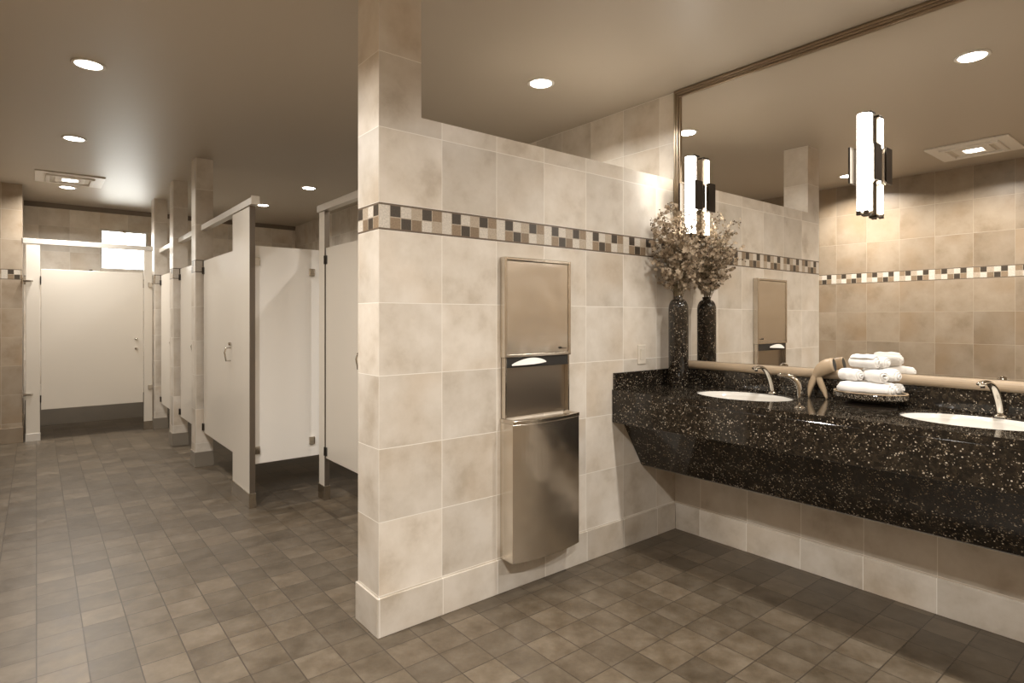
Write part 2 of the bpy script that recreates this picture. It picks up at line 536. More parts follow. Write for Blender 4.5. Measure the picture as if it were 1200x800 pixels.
# top slab with two elliptic openings: ring strips
def slab_with_holes(bm, x0, x1, y0, y1, z0, z1, holes, ax, ay, n=48):
    ycut = [y0] + [(holes[i] + holes[i + 1]) / 2 for i in range(len(holes) - 1)] + [y1]
    for hi, hy in enumerate(holes):
        ya, yb = ycut[hi], ycut[hi + 1]
        cx = SX
        outer, inner = [], []
        for k in range(n):
            a = 2 * PI * k / n
            dx, dy = math.cos(a), math.sin(a)
            tx = ((x1 if dx > 0 else x0) - cx) / dx if abs(dx) > 1e-6 else 1e9
            ty = ((yb if dy > 0 else ya) - hy) / dy if abs(dy) > 1e-6 else 1e9
            t_ = min(tx, ty)
            outer.append((cx + dx * t_, hy + dy * t_))
            inner.append((cx + ax * dx, hy + ay * dy))
        # snap the nearest outer points to the corners
        for cxx, cyy in ((x0, ya), (x0, yb), (x1, ya), (x1, yb)):
            k = min(range(n), key=lambda q: (outer[q][0] - cxx) ** 2 + (outer[q][1] - cyy) ** 2)
            outer[k] = (cxx, cyy)
        V = {}
        for nm, pts_ in (('o', outer), ('i', inner)):
            for zz, tg in ((z0, 'b'), (z1, 't')):
                V[nm + tg] = [bm.verts.new((p_[0], p_[1], zz)) for p_ in pts_]
        for k in range(n):
            k2 = (k + 1) % n
            bm.faces.new((V['ot'][k], V['ot'][k2], V['it'][k2], V['it'][k]))
            bm.faces.new((V['ob'][k], V['ib'][k], V['ib'][k2], V['ob'][k2]))
            bm.faces.new((V['it'][k], V['it'][k2], V['ib'][k2], V['ib'][k]))
            bm.faces.new((V['ot'][k], V['ob'][k], V['ob'][k2], V['ot'][k2]))
SX = 2.925
AX, AY = .185, .255
b = B()
slab_with_holes(b, CX, XM - .001, CY0, YP - .001, CZ - .03, CZ, sorted(SINKS), AX, AY)
bmesh.ops.remove_doubles(b, verts=b.verts[:], dist=1e-5)
obj('countertop', L(b), M['granite'], van)
b = B(); prism(b, [(CX, CZ - .0305), (CX, AZ), (CX + .08, AZ - .018), (CX + .1, AZ - .018), (CX + .1, AZ + .004), (CX + .025, AZ + .02), (CX + .025, CZ - .0305)], 'y', CY0, YP - .001)
obj('apron', L(b), M['granite'], van, bevel=.003)
b = B(); prism(b, [(CX + .100, AZ - .0185), (2.838, .46), (2.852, .452), (2.93, .432), (2.93, .452), (2.866, .47), (CX + .122, AZ - .0185)], 'y', CY0, YP - .001)
obj('slanted_panel', L(b), M['granite'], van, bevel=.002)
b = B(); prism(b, [(2.931, .432), (XM - .001, .432), (XM - .001, CZ - .031), (CX + .026, CZ - .031), (CX + .026, AZ + .025), (CX + .125, AZ + .004), (CX + .125, AZ - .02), (2.87, .471), (2.931, .455)], 'y', CY0, CY0 + .02)
obj('end_panel', L(b), M['granite'], van)
b = B(); box(b, 2.931, XM - .001, CY0 + .0205, YP - .001, .432, .448); obj('bottom_panel', L(b), M['granite'], van)
b = B(); box(b, XM - .024, XM - .001, CY0, YP - .001, CZ + .0003, MZ0 - .0005); obj('backsplash', L(b), M['granite'], van, bevel=.002)
b = B(); box(b, CX + .008, XM - .0245, YP - .021, YP - .001, CZ + .0003, MZ0 - .003); obj('side_splash', L(b), M['granite'], van, bevel=.002)

# sinks
def make_sink(y):
    s = empty('sink', (SX, y, CZ - .005))
    b = B()
    prof = []
    for i in range(13):
        a = i / 12 * PI / 2
        prof.append((.03 + .97 * math.cos(a) ** .75 if i < 12 else .1, -.145 * math.sin(a)))
    rings = []
    n = 48
    for r, z in prof:
        rings.append([b.verts.new(((AX - .002) * r * math.cos(2 * PI * k / n), (AY - .002) * r * math.sin(2 * PI * k / n), z - .001)) for k in range(n)])
    for r, z in reversed(prof):
        rings.append([b.verts.new(((AX - .0005) * r * math.cos(2 * PI * k / n), (AY - .0005) * r * math.sin(2 * PI * k / n), z - .008 if z < -.03 else -.001)) for k in range(n)])
    for a_, c_ in zip(rings, rings[1:] + rings[:1]):
        for k in range(n): b.faces.new((a_[k], a_[(k + 1) % n], c_[(k + 1) % n], c_[k]))
    obj('bowl', b, M['white_china'], s, smooth=True)
    b = B(); lathe(b, [(.0, -.146), (.024, -.146), (.024, -.141), (.018, -.139), (0, -.141)], 24, cap=False)
    obj('drain', b, M['chrome'], s, smooth=True)
    return s
sk = make_sink(SINKS[0]); tag(sk, 'white oval undermount sink nearer the corner vase', 'sink', 'oval sinks in the granite counter')
sk2 = copy_tree(sk); sk2.location.y = SINKS[1]
tag(sk2, 'white oval undermount sink at the right edge, past the towels', 'sink')

# faucets
def make_faucet(x, y):
    f = empty('faucet', (x, y, CZ))
    b = B(); lathe(b, [(.027, 0), (.027, .004), (.021, .010), (.018, .013)], 28); obj('base', b, M['chrome'], f, smooth=True)
    b = B()
    pts = bez((0, 0, .012), (-.010, .004, .075), (-.045, .016, .175), (-.125, .040, .140), 18)
    n_ = len(pts)
    tube(b, pts, [.014 - .006 * i / n_ for i in range(n_)], 14, flat=[1.1 + 1.0 * (i / n_) for i in range(n_)])
    obj('spout', b, M['chrome'], f, smooth=True)
    b = B(); lathe(b, [(.008, 0), (.008, .012)], 16, Matrix.Translation((-.112, .0355, .124))); obj('aerator', b, M['dark_metal'], f, smooth=True)
    return f
fa = make_faucet(3.125, 1.60); tag(fa, 'arched chrome sensor faucet behind the sink nearest the vase', 'faucet', 'arched faucets')
fb = copy_tree(fa); fb.location.y = .625
tag(fb, 'arched chrome sensor faucet behind the right edge sink', 'faucet')

def make_pump(x, y):
    f = empty('soap_dispenser', (x, y, CZ))
    b = B(); lathe(b, [(.024, 0), (.024, .003), (.018, .007), (.010, .011)], 28); obj('base', b, M['chrome'], f, smooth=True)
    b = B()
    pts = [(0, 0, .011), (0, 0, .05)] + bez((0, 0, .06), (.005, 0, .11), (-.004, .012, .155), (-.03, .085, .145), 16)
    n_ = len(pts)
    tube(b, pts, [.0065 if i < 2 else .0068 + .005 * math.sin(PI * i / n_) for i in range(n_)], 12)
    obj('spout', b, M['chrome'], f, smooth=True)
    b = B(); lathe(b, [(.005, 0), (.005, .01)], 12, Matrix.Translation((-.028, .081, .128))); obj('nozzle', b, M['dark_metal'], f, smooth=True)
    return f
pa = make_pump(2.715, 1.265); tag(pa, 'slim curved silver soap spout between the first sink and the tan ornament', 'soap dispenser', 'soap spouts on the counter')
pb = copy_tree(pa); pb.location.y = .275
tag(pb, 'slim curved silver soap spout cut by the right edge of the photo', 'soap dispenser')

# tan ornament with two pointed feet and a hooded top
orn = empty('ceramic_ornament', (3.115, 1.36, CZ), 0, 'tan ornament on two pointed feet, curling into a hood, beside the towels', 'ornament')
def blade(pts, w, thick):
    b = B(); rows = []
    for (p, wd) in zip(pts, w):
        rows.append([b.verts.new((p.x + dx, p.y + s * wd, p.z + dz)) for s, dx, dz in ((-1, 0, 0), (-.5, -thick, 0), (0, -thick * 1.5, 0), (.5, -thick, 0), (1, 0, 0), (.5, thick * .4, 0), (0, thick * .5, 0), (-.5, thick * .4, 0))])
    for a_, c_ in zip(rows, rows[1:]):
        for k in range(8): b.faces.new((a_[k], a_[(k + 1) % 8], c_[(k + 1) % 8], c_[k]))
    b.faces.new(rows[0]); b.faces.new(rows[-1][::-1])
    return b
pl = bez((0, .042, 0), (0, .042, .05), (0, .025, .09), (0, .004, .125), 10)
obj('foot_blade', blade(pl, [.004 + .016 * math.sin(min(1, i / 7) * PI / 2) for i in range(11)], .006), M['ceramic'], orn, smooth=True)
pl = bez((0, -.046, 0), (0, -.038, .03), (0, -.012, .08), (0, .002, .125), 10)
obj('foot_blade', blade(pl, [.004 + .015 * math.sin(min(1, i / 7) * PI / 2) for i in range(11)], .006), M['ceramic'], orn, smooth=True)
b = B()
pts = bez((0, .014, .105), (0, -.004, .135), (0, -.030, .168), (0, -.082, .176), 12)
tube(b, pts, [.010, .015, .020, .0245, .029, .032, .0345, .036, .037, .0375, .0375, .037, .036], 20, flat=[.62] * 13)
hood = obj('hood', b, M['ceramic'], orn, smooth=True)
d_e = (pts[-1] - pts[-2]).normalized()
b = B(); tube(b, [pts[-1] + d_e * .0002, pts[-1] + d_e * .001], .031, 20, flat=[.58, .58]); obj('opening', b, M['black'], hood)  # black disc on the closed hood paints the darkness of a hollow

# tray with foot and rolled towels
TX, TY, TZ = 3.035, 1.088, CZ
tr_ = empty('towel_tray', (TX, TY, TZ), 0, 'oval dark speckled tray on a low foot carrying rolled white towels', 'tray')
b = B(); lathe(b, [(.75, 0), (.75, .006), (.55, .020), (.6, .034)], 48, sx=.11, sy=.15); obj('foot', b, M['dark_metal'], tr_, smooth=False)
b = B(); lathe(b, [(.0, .0345), (.92, .0345), (1.0, .042), (1.01, .060), (.97, .066), (.93, .062), (.90, .050), (0, .048)], 56, sx=.112, sy=.155, cap=False); obj('dish', b, M['tray'], tr_, smooth=False)
b = B(); lathe(b, [(.985, .0655), (1.005, .064), (1.005, .0675), (.975, .0685), (.955, .066)], 56, sx=.112, sy=.155, cap=False); obj('rim', b, M['ceramic'], tr_, smooth=True)

def towel_mesh(r, length, turns, seed, squash=.98):
    rn = random.Random(seed)
    b = B()
    n = int(turns * 18); th = r / (turns + .6)
    ph = rn.random() * 6.28
    ns = 12
    rows = []
    for j in range(ns + 1):
        s = -1 + 2 * j / ns
        edge = 1 - .17 * abs(s) ** 4
        row = []
        for i in range(n + 1):
            a = ph + i / 18 * 2 * PI
            rc = th * .5 + th * i / 18 * .98
            wob = 1 + .045 * math.sin(3 * a + seed) + .04 * math.sin(7 * s + seed * 2 + a) + .02 * math.sin(15 * s + seed * 5 - 2 * a)
            ex = (1 - (i / n)) * .018 * (1 if s > 0 else -1) * abs(s) ** 4
            bulge = 1 + .05 * math.sin(2.2 * s + seed)
            for h in (-.5, .5):
                rr = (rc + h * th * .86) * wob * edge * bulge
                row.append(Vector((rr * math.cos(a), s * length / 2 + ex, rr * math.sin(a) * squash)))
        rows.append([b.verts.new(v) for v in row])
    m_ = n + 1
    for j in range(ns):
        A_, C_ = rows[j], rows[j + 1]
        for i in range(n):
            b.faces.new((A_[2 * i + 1], A_[2 * i + 3], C_[2 * i + 3], C_[2 * i + 1]))
            b.faces.new((A_[2 * i], C_[2 * i], C_[2 * i + 2], A_[2 * i + 2]))
        b.faces.new((A_[0], A_[1], C_[1], C_[0]))
        b.faces.new((A_[2 * n], C_[2 * n], C_[2 * n + 1], A_[2 * n + 1]))
    for R_ in (rows[0], rows[-1]):
        for i in range(n):
            b.faces.new((R_[2 * i], R_[2 * i + 2], R_[2 * i + 3], R_[2 * i + 1]))
    return b
tz = CZ + .0505
TW = [ # dx, dy, z above dish, yaw, roll, length, radius, label
 (-.062, .000, .000, .06, 0, .205, .0350, 'long white rolled towel at the front bottom of the pile'),
 (.010, .004, .000, -.04, 0, .215, .0350, 'long white rolled towel in the middle of the bottom layer'),
 (.080, -.002, .000, .03, 0, .200, .0330, 'long white rolled towel at the back bottom, nearest the mirror'),
 (-.020, .074, .0605, -.35, 0, .095, .0340, 'white rolled towel at the left of the second layer'),
 (-.020, -.030, .0615, -.62, 0, .110, .0360, 'white rolled towel in the centre of the second layer'),
 (.058, -.045, .0610, -.25, 0, .115, .0340, 'white rolled towel at the right of the second layer, towards the mirror'),
 (-.008, .022, .121, -.12, 0, .110, .0370, 'white rolled towel on top of the pile, front'),
 (.064, -.002, .120, -.20, 0, .105, .0340, 'white rolled towel on top of the pile, behind the front one'),
]
for i, (dx, dy, ly, yaw, pit, ln, r, lab) in enumerate(TW):
    b = towel_mesh(r, ln, 2.6, i * 1.7 + .3)
    z = tz + r * .93 + ly
    o = obj('rolled_towel', b, M['towel'], None, smooth=True)
    o.location = (TX + dx, TY + dy, z)
    o.rotation_euler = (pit, 0, yaw)
    sm = o.modifiers.new('soft', 'SUBSURF'); sm.levels = 1; sm.render_levels = 1
    tag(o, lab, 'towel', 'rolled towels on the tray')

# ------------------------------------------------------------------ vase and flower sprays
VX, VY = 3.022, 2.135
va = empty('flower_vase', (VX, VY, CZ), 0, 'tall black speckled cylindrical vase in the corner of the counter', 'vase')
b = B()
R = .0585
prof = [(0, 0), (R * .95, 0), (R, .006), (R, .465)]
for i in range(1, 8):
    a = i / 7 * PI / 2
    prof.append((R - .034 * (1 - math.cos(a)), .465 + .062 * math.sin(a)))
prof += [(.025, .533), (.027, .545), (.021, .545), (.018, .53), (.018, .2), (0, .2)]
lathe(b, prof, 40, cap=False)
obj('body', b, M['vase_granite'], va, smooth=True)

bouq = empty('flower_bouquet', (VX, VY, CZ + .40), 0, 'loose bouquet of beige dried blossom sprays standing in the speckled black vase', 'flowers')
def spray(seed, az, spread, height):
    rn = random.Random(seed)
    top = Vector((math.cos(az) * spread, math.sin(az) * spread, height))
    s0 = Vector((math.cos(az) * .006, math.sin(az) * .006, 0))
    main = bez(s0, (s0.x * 1.2, s0.y * 1.2, .17), (top.x * .45, top.y * .45, height * .62), top, 14)
    bs = B(); tube(bs, main, [.0022 - .0012 * i / 14 for i in range(15)], 5)
    bp = B(); bd = bp
    def clampv(v):
        v.x = min(v.x, XM - VX - .012); v.y = min(v.y, YP - VY - .012)
        return v
    def blossom(c, s):
        ax = Vector((rn.uniform(-1, 1), rn.uniform(-1, 1), rn.uniform(-.3, 1))).normalized()
        Mx = ax.to_track_quat('Z', 'Y').to_matrix()
        k0 = rn.random() * 6.28
        for k in range(5):
            a = k0 + k * 2 * PI / 5
            d = Vector((math.cos(a), math.sin(a), .0)); q = Vector((-math.sin(a), math.cos(a), 0))
            pts_ = [Vector((0, 0, 0)), d * s * .55 + q * s * .36 + Vector((0, 0, s * .22)), d * s + Vector((0, 0, s * .34)), d * s * .55 - q * s * .36 + Vector((0, 0, s * .22))]
            vs = [bp.verts.new(clampv(c + Mx @ v)) for v in pts_]
            bp.faces.new(vs)
    def bud(c, s):
        vs = bmesh.ops.create_icosphere(bd, subdivisions=1, radius=s)['verts']
        for v in vs:
            v.co = clampv(v.co * 1.0 + c)
            for f_ in v.link_faces: f_.material_index = 1
    nb = 17
    for i in range(nb):
        f = .36 + .62 * i / nb
        j = f * 14; a_ = main[int(j)]; c_ = main[min(14, int(j) + 1)]
        base = a_.lerp(c_, j - int(j))
        th = rn.random() * 6.28
        ln = (.082 * (1 - abs(f - .62) * 1.3) + .012) * rn.uniform(.6, 1.3)
        tip = clampv(base + Vector((math.cos(th) * ln, math.sin(th) * ln, ln * rn.uniform(.1, 1.0))))
        tube(bs, [base, base.lerp(tip, .5) + Vector((0, 0, -.004)), tip], .0011, 4)
        for q_ in range(5):
            c = base.lerp(tip, .45 + .6 * rn.random()) + Vector((rn.uniform(-1, 1), rn.uniform(-1, 1), rn.uniform(-1, 1))) * .021
            if rn.random() < .76: blossom(c, rn.uniform(.011, .0185))
            else: bud(c, rn.uniform(.0035, .0065))
    for q_ in range(5):
        bud(main[-1] + Vector((rn.uniform(-1, 1) * .008, rn.uniform(-1, 1) * .008, rn.uniform(-.05, .004))), .0045)
    for v in bs.verts: v.co = clampv(v.co)
    st = obj('flower_spray', bs, M['stem'], bouq, smooth=True)
    bl = obj('blossoms', bp, M['petal'], st)
    bl.data.materials.append(M['bud'])
SPR = [(2.6, .16, .60), (2.1, .10, .66), (3.3, .17, .54), (4.0, .15, .62), (4.6, .12, .56), (5.2, .13, .62), (1.2, .09, .58),
       (.3, .09, .62), (3.0, .07, .68), (5.8, .11, .54), (4.3, .04, .60), (2.7, .05, .50), (3.7, .19, .44), (2.3, .14, .42), (5.0, .16, .40), (0.8, .06, .46)]
for i, (az, sp, h) in enumerate(SPR):
    spray(100 + i, az, sp * 1.08, h * 1.03)

# ------------------------------------------------------------------ sconces
def make_sconce(y):
    s = empty('wall_sconce', (XM - .0065, y, 1.845))
    H_ = .48
    b = B(); box(b, -.020, -.0005, -.045, .045, .17, .31); obj('back_plate', b, M['dark_metal'], s, bevel=.002)
    b = B(); box(b, -.058, -.0205, -.020, .020, .002, H_ - .002); obj('channel', b, M['frame'], s, bevel=.002)
    b = B()
    pts = [(-.0585, -.031)]
    for i in range(11):
        a = -PI / 2 + PI * i / 10
        pts.append((-.070 - .036 * math.cos(a), .031 * math.sin(a)))
    pts.append((-.0585, .031))
    prism(b, pts, 'z', .012, H_ - .004)
    obj('tube', b, M['tube'], s)
    # central metal cuff: two fins and rails
    for sg in (-1, 1):
        b = B(); box(b, -.104, -.030, sg * .056 - .005, sg * .056 + .005, .150, .325)
        obj('fin', b, M['dark_metal'], s, bevel=.0015)
    for z in (.147, .3205):
        b = B(); box(b, -.062, -.048, -.0505, .0505, z, z + .006); obj('cuff_rail', b, M['chrome'], s)
    for ya in (-.050, .0315):
        b = B(); box(b, -.0575, -.045, ya, ya + .0185, .1535, .320); obj('cuff', b, M['steel_plain'], s)
    for ya, yb, xa, xb, zt in ((-.026, -.006, -.100, -.085, .0115), (.006, .026, -.100, -.085, .0115), (-.018, .018, -.0575, -.030, .0015)):
        b = B(); box(b, xa, xb, ya, yb, -.010, zt); obj('bottom_clip', b, M['dark_metal'], s, bevel=.001)
    b = B(); box(b, -.075, -.022, -.031, .018, H_ - .0035, H_ + .008); obj('top_cap', b, M['dark_metal'], s, bevel=.001)
    return s
s1 = make_sconce(1.135); tag(s1, 'lit vertical tube sconce with dark fins, hanging high on the mirror above the towels', 'wall light', 'tube sconces on the mirror')
s2 = copy_tree(s1); s2.location.y = 2.104
tag(s2, 'lit vertical tube sconce with dark fins, in the mirror corner behind the flowers', 'wall light')

# ------------------------------------------------------------------ towel dispenser and waste bin set in the partition wall
DX0, DX1 = 1.760, 2.207
dc = (DX0 + DX1) / 2; dw = (DX1 - DX0) / 2
disp = empty('paper_towel_dispenser', (dc, YP, 0), 0, 'tall brushed steel paper towel dispenser with bowed waste bin on the tiled partition', 'towel dispenser')
b = B()   # upper cabinet frame
def frame_ring(bm, x0, x1, z0, z1, w, y0, y1):
    box(bm, x0, x0 + w, y0, y1, z0, z1); box(bm, x1 - w, x1, y0, y1, z0, z1)
    box(bm, x0 + w, x1 - w, y0, y1, z0, z0 + w); box(bm, x0 + w, x1 - w, y0, y1, z1 - w, z1)
frame_ring(b, -dw, dw, 1.148, 1.640, .016, -.040, -.0005)
obj('cabinet_frame', b, M['steel_plain'], disp, bevel=.003)
b = B(); box(b, -dw + .0165, dw - .0165, -.034, -.004, 1.1645, 1.6235)
door = obj('cabinet_door', b, M['steel'], disp, bevel=.003)
b = B(); lathe(b, [(.006, 0), (.006, .006)], 14, Matrix.Translation((dw - .075, -.034, 1.187)) @ Matrix.Rotation(PI / 2, 4, 'X')); box(b, dw - .068, dw - .03, -.037, -.0342, 1.183, 1.1865)
obj('lock', b, M['dark_metal'], door)
# towel niche: back and sides
b = B()
box(b, -dw + .006, dw - .006, -.006, -.0005, .852, 1.1475)
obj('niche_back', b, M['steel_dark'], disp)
for xa in (-dw + .006, dw - .016):
    b = B(); box(b, xa, xa + .010, -.034, -.0062, .852, 1.1475)
    obj('niche_side', b, M['steel_plain'], disp, bevel=.0015)
b = B(); box(b, -dw + .0165, dw - .0165, -.033, -.0065, 1.098, 1.1475); obj('towel_slot', b, M['black'], disp)
# bowed waste bin
def bow(x, base, amp): return -(base + amp * (1 - (x / dw) ** 2))
b = B()
n = 20
outl = [(-dw, -.0005)] + [(-dw + 2 * dw * i / n, bow(-dw + 2 * dw * i / n, .100, .030)) for i in range(n + 1)] + [(dw, -.0005)]
prism(b, outl, 'z', .170, .832)
binb = obj('waste_bin', b, M['steel'], disp, bevel=.0025)
# rolled rim round the mouth
b = B()
outer = [(-dw - .001, -.0005)] + [(-dw + 2 * dw * i / n, bow(-dw + 2 * dw * i / n, .103, .030)) for i in range(n + 1)] + [(dw + .001, -.0005)]
inner = [(-dw + .02, -.0005)] + [(-dw + .02 + 2 * (dw - .02) * i / n, bow(-dw + .02 + 2 * (dw - .02) * i / n, .080, .028)) for i in range(n + 1)] + [(dw - .02, -.0005)]
A0 = [b.verts.new((x, y, .8325)) for x, y in outer]; A1 = [b.verts.new((x, y, .8505)) for x, y in outer]
C0 = [b.verts.new((x, y, .8325)) for x, y in inner]; C1 = [b.verts.new((x, y, .8505)) for x, y in inner]
for i in range(len(outer) - 1):
    b.faces.new((A0[i], A0[i + 1], A1[i + 1], A1[i])); b.faces.new((C0[i], C1[i], C1[i + 1], C0[i + 1]))
    b.faces.new((A1[i], A1[i + 1], C1[i + 1], C1[i])); b.faces.new((A0[i], C0[i], C0[i + 1], A0[i + 1]))
b.faces.new((A0[0], A1[0], C1[0], C0[0])); b.faces.new((A0[-1], C0[-1], C1[-1], A1[-1]))
obj('rim', b, M['steel_plain'], binb, bevel=.002)
b = B(); prism(b, [(x * .93, y * .9 if y < -.001 else y) for x, y in inner], 'z', .8322, .834)
obj('bin_mouth', b, M['steel_dark'], binb)
# paper towel hanging from the slot
b = B()
n = 16
top_, bot_ = [], []
for i in range(n + 1):
    s = i / n
    x = -dw + .045 + .225 * s
    w_ = .028 * math.sin(PI * s) ** .8
    top_.append((x, -.036 - .012 * math.sin(PI * s), 1.113 + w_ * .9 + .010 * s))
    bot_.append((x, -.040 - .030 * math.sin(PI * s), 1.108 + .010 * s))
for k, off_ in ((0, 0), (1, .0012)):
    V0 = [b.verts.new((x, y - off_, z)) for x, y, z in top_]; V1 = [b.verts.new((x, y - off_, z)) for x, y, z in bot_]
    for i in range(n): b.faces.new((V0[i], V0[i + 1], V1[i + 1], V1[i]))
pt_ = obj('paper_towel', b, M['paper'], None, smooth=True)
pt_.location = (dc, YP, 0)
tag(pt_, 'folded white paper towel poking out of the steel dispenser slot', 'paper towel')

# switch plate
b = B(); box(b, -.037, .037, -.006, -.0005, -.058, .058)
sw = empty('switch_plate', (2.840, YP, 1.122), 0, 'ivory rocker switch plate on the tiled wall left of the vase', 'switch')
obj('plate', b, M['plate'], sw, bevel=.003)
b = B(); prism(b, [(-.0062, -.033), (-.009, -.033), (-.013, .033), (-.0062, .033)], 'x', -.016, .016); obj('rocker', b, M['plate'], sw, bevel=.001)

# ------------------------------------------------------------------ toilet stalls
def hinge_bm(bm, x, y, z, ax='y'):
    if ax == 'y':
        box(bm, x - .012, x - .0005, y - .02, y + .028, z - .045, z + .045)
    else:
        box(bm, x - .02, x + .028, y - .012, y - .0005, z - .045, z + .045)

def pilaster_x(x, y0, y1, lab, z0=.0, z1=2.132, th=.036):
    """pilaster in a plane x = const"""
    p_ = empty('stall_pilaster', (x, (y0 + y1) / 2, 0), 0, lab, 'pilaster')
    h = (y1 - y0) / 2
    b = B(); box(b, 0, th, -h, h, .09, z1); obj('panel', b, M['panel'], p_, bevel=.003)
    b = B(); box(b, -.001, th + .001, -h - .0022, -h - .0004, .105, z1); obj('edge_trim', b, M['panel_dark'], p_)
    b = B(); box(b, -.006, th + .006, -h - .006, h + .006, 0, .105); obj('shoe', b, M['shoe'], p_, bevel=.002)
    return p_
def rail_x(x, y0, y1, lab, z=2.134):
    r_ = empty('head_rail', (x, (y0 + y1) / 2, z), 0, lab, 'rail')
    h = (y1 - y0) / 2
    b = B(); prism(b, [(-.008, 0), (.044, 0), (.044, .048), (.030, .056), (.004, .056), (-.008, .046)], 'y', -h + .004, h)
    obj('channel', b, M['alu'], r_, bevel=.002)
    b = B(); box(b, -.010, .046, -h, -h + .004, -.001, .058); obj('end_cap', b, M['alu'], r_, bevel=.001)
def door_x(x, y0, y1, lab, hinge_far=True, z0=.312, z1=1.858, latch=True, handle='knob'):
    d_ = empty('stall_door', (x, (y0 + y1) / 2, z0), 0, lab, 'stall door')
    h = (y1 - y0) / 2; hh = z1 - z0
    b = B(); box(b, 0, .026, -h, h, 0, hh); obj('leaf', b, M['panel'], d_, bevel=.002)
    hy = h if hinge_far else -h
    sg = 1 if hinge_far else -1
    for z in (.05, hh - .09):
        b = B(); tube(b, [(-.008, hy + sg * .003, z - .030), (-.008, hy + sg * .003, z + .032)], .006, 10); box(b, -.006, -.0005, min(hy - sg * .03, hy), max(hy - sg * .03, hy), z - .030, z + .032)
        obj('hinge', b, M['dark_metal'], d_)
    if handle == 'knob':
        b = B(); ly = -sg * (h - .055)
        tube(b, [(-.002, ly, .80), (-.035, ly, .80), (-.045, ly, .765), (-.035, ly, .70), (-.002, ly, .70)], .006, 8)
        obj('pull', b, M['chrome'], d_, smooth=True)
        b = B(); lathe(b, [(.014, 0), (.014, .012), (.009, .018)], 18, Matrix.Translation((-.0005, ly + sg * .0, .83)) @ Matrix.Rotation(-PI / 2, 4, 'Y')); obj('latch', b, M['chrome'], d_, smooth=True)
    return d_

XA = 1.168
pilaster_x(XA, 4.385, 4.850, 'wide cream pilaster at the near corner of the left stall row')
rail_x(XA - .002, 4.300, 5.899, 'head rail from the near corner pilaster to the first tiled pier')
door_x(XA + .005, 4.862, 5.872, 'cream stall door just left of the near corner pilaster')
door_x(XA + .005, 6.12, 6.985, 'cream stall door between the first and second tiled piers')
rail_x(XA - .002, 6.077, 7.018, 'head rail between the first and second tiled piers')
door_x(XA + .005, 7.26, 8.20, 'narrow looking stall door between the second and last tiled piers')
rail_x(XA - .002, 7.222, 8.233, 'head rail between the second and last tiled piers')

# divider panels
def bracket(p_, x, y, z, sx_):
    b = B(); box(b, x - .022, x + .022, y - .018, y - .0005, z - .028, z + .028); obj('bracket', b, M['chrome'], p_, bevel=.003)
dv = empty('divider_panel', (1.21, 4.46, .29), 0, 'bright cream divider panel between the near corner pilaster and the right hand stall', 'panel')
b = B(); box(b, 0, XM - 1.211, 0, .028, 0, 1.575); obj('panel', b, M['panel_lit'], dv, bevel=.002)
for z in (.10, 1.46): bracket(dv, .024, 0, z, 1)
for z in (.12, 1.40): bracket(dv, .425, 0, z, 1)
for y, lab in ((5.975, 'divider panel behind the first tiled pier'), (7.12, 'divider panel behind the second tiled pier'), (8.34, 'divider panel behind the last tiled pier')):
    dv = empty('divider_panel', (1.258, y, .29), 0, lab, 'panel')
    b = B(); box(b, 0, XM - 1.259, 0, .028, 0, 1.575); obj('panel', b, M['panel'], dv, bevel=.002)

# right hand stall, set back
XB = 1.650
pilaster_x(XB, 4.235, 4.345, 'slim cream pilaster between the bright divider panel and the tiled partition', th=.036)
rail_x(XB - .002, YP2 + .002, 4.362, 'head rail running from the slim pilaster behind the tiled partition')
door_x(XB + .005, 3.54, 4.226, 'cream stall door partly hidden behind the tiled partition end')
pilaster_x(XB, 2.492, 3.530, 'wide pilaster hidden behind the tiled partition')

# far stall front (faces the camera)
YD = 8.275
p_ = empty('stall_pilaster', (-.03, YD, 0), 0, 'cream pilaster at the left of the far stall door', 'pilaster')
b = B(); box(b, -.060, .060, 0, .034, .06, 2.152); obj('panel', b, M['panel'], p_, bevel=.003)
b = B(); box(b, -.064, .064, -.005, .039, 0, .085); obj('shoe', b, M['alu'], p_, bevel=.002)
for z in (.512, 1.745):
    b = B(); box(b, -.0885, -.082, -.028, .030, z - .032, z + .032); tube(b, [(-.0825, -.018, z), (-.02, -.022, z), (-.005, -.012, z)], .013, 10)
    obj('bracket', b, M['chrome'], p_, smooth=False)
p_ = empty('stall_pilaster', (1.052, YD, 0), 0, 'narrow cream pilaster at the right of the far stall door', 'pilaster')
b = B(); box(b, -.046, .040, 0, .034, .06, 2.152); obj('panel', b, M['panel'], p_, bevel=.003)
b = B(); box(b, -.050, .044, -.005, .039, 0, .105); obj('shoe', b, M['shoe'], p_, bevel=.002)
for z in (.512, 1.745): bracket(p_, .015, 0, z, 1)
d_ = empty('stall_door', (.518, YD + .004, .336), 0, 'wide cream stall door at the far end under the window', 'stall door')
b = B(); box(b, -.478, .478, 0, .026, 0, 1.548); obj('leaf', b, M['panel'], d_, bevel=.002)
for z in (.760, .647):
    b = B(); lathe(b, [(.016, 0), (.016, .010), (.009, .016)], 18, Matrix.Translation((.408, -.0005, z)) @ Matrix.Rotation(PI / 2, 4, 'X')); obj('latch', b, M['chrome'], d_, smooth=True)
b = B(); box(b, -.045, -.015, .0265, .05, 1.50, 1.565); obj('hook', b, M['chrome'], d_, bevel=.003)
for z in (.12, 1.42):
    b = B(); tube(b, [(-.482, -.007, z - .04), (-.482, -.007, z + .04)], .006, 8); obj('hinge', b, M['dark_metal'], d_)
r_ = empty('head_rail', (.49, YD - .004, 2.154), 0, 'bright head rail over the far stall door, crossing the window', 'rail')
b = B(); box(b, -.607, .61, 0, .045, 0, .056); obj('channel', b, M['alu'], r_, bevel=.004)
b = B(); box(b, -.6095, -.6072, -.004, .049, -.004, .060); obj('end_cap', b, M['chrome'], r_)

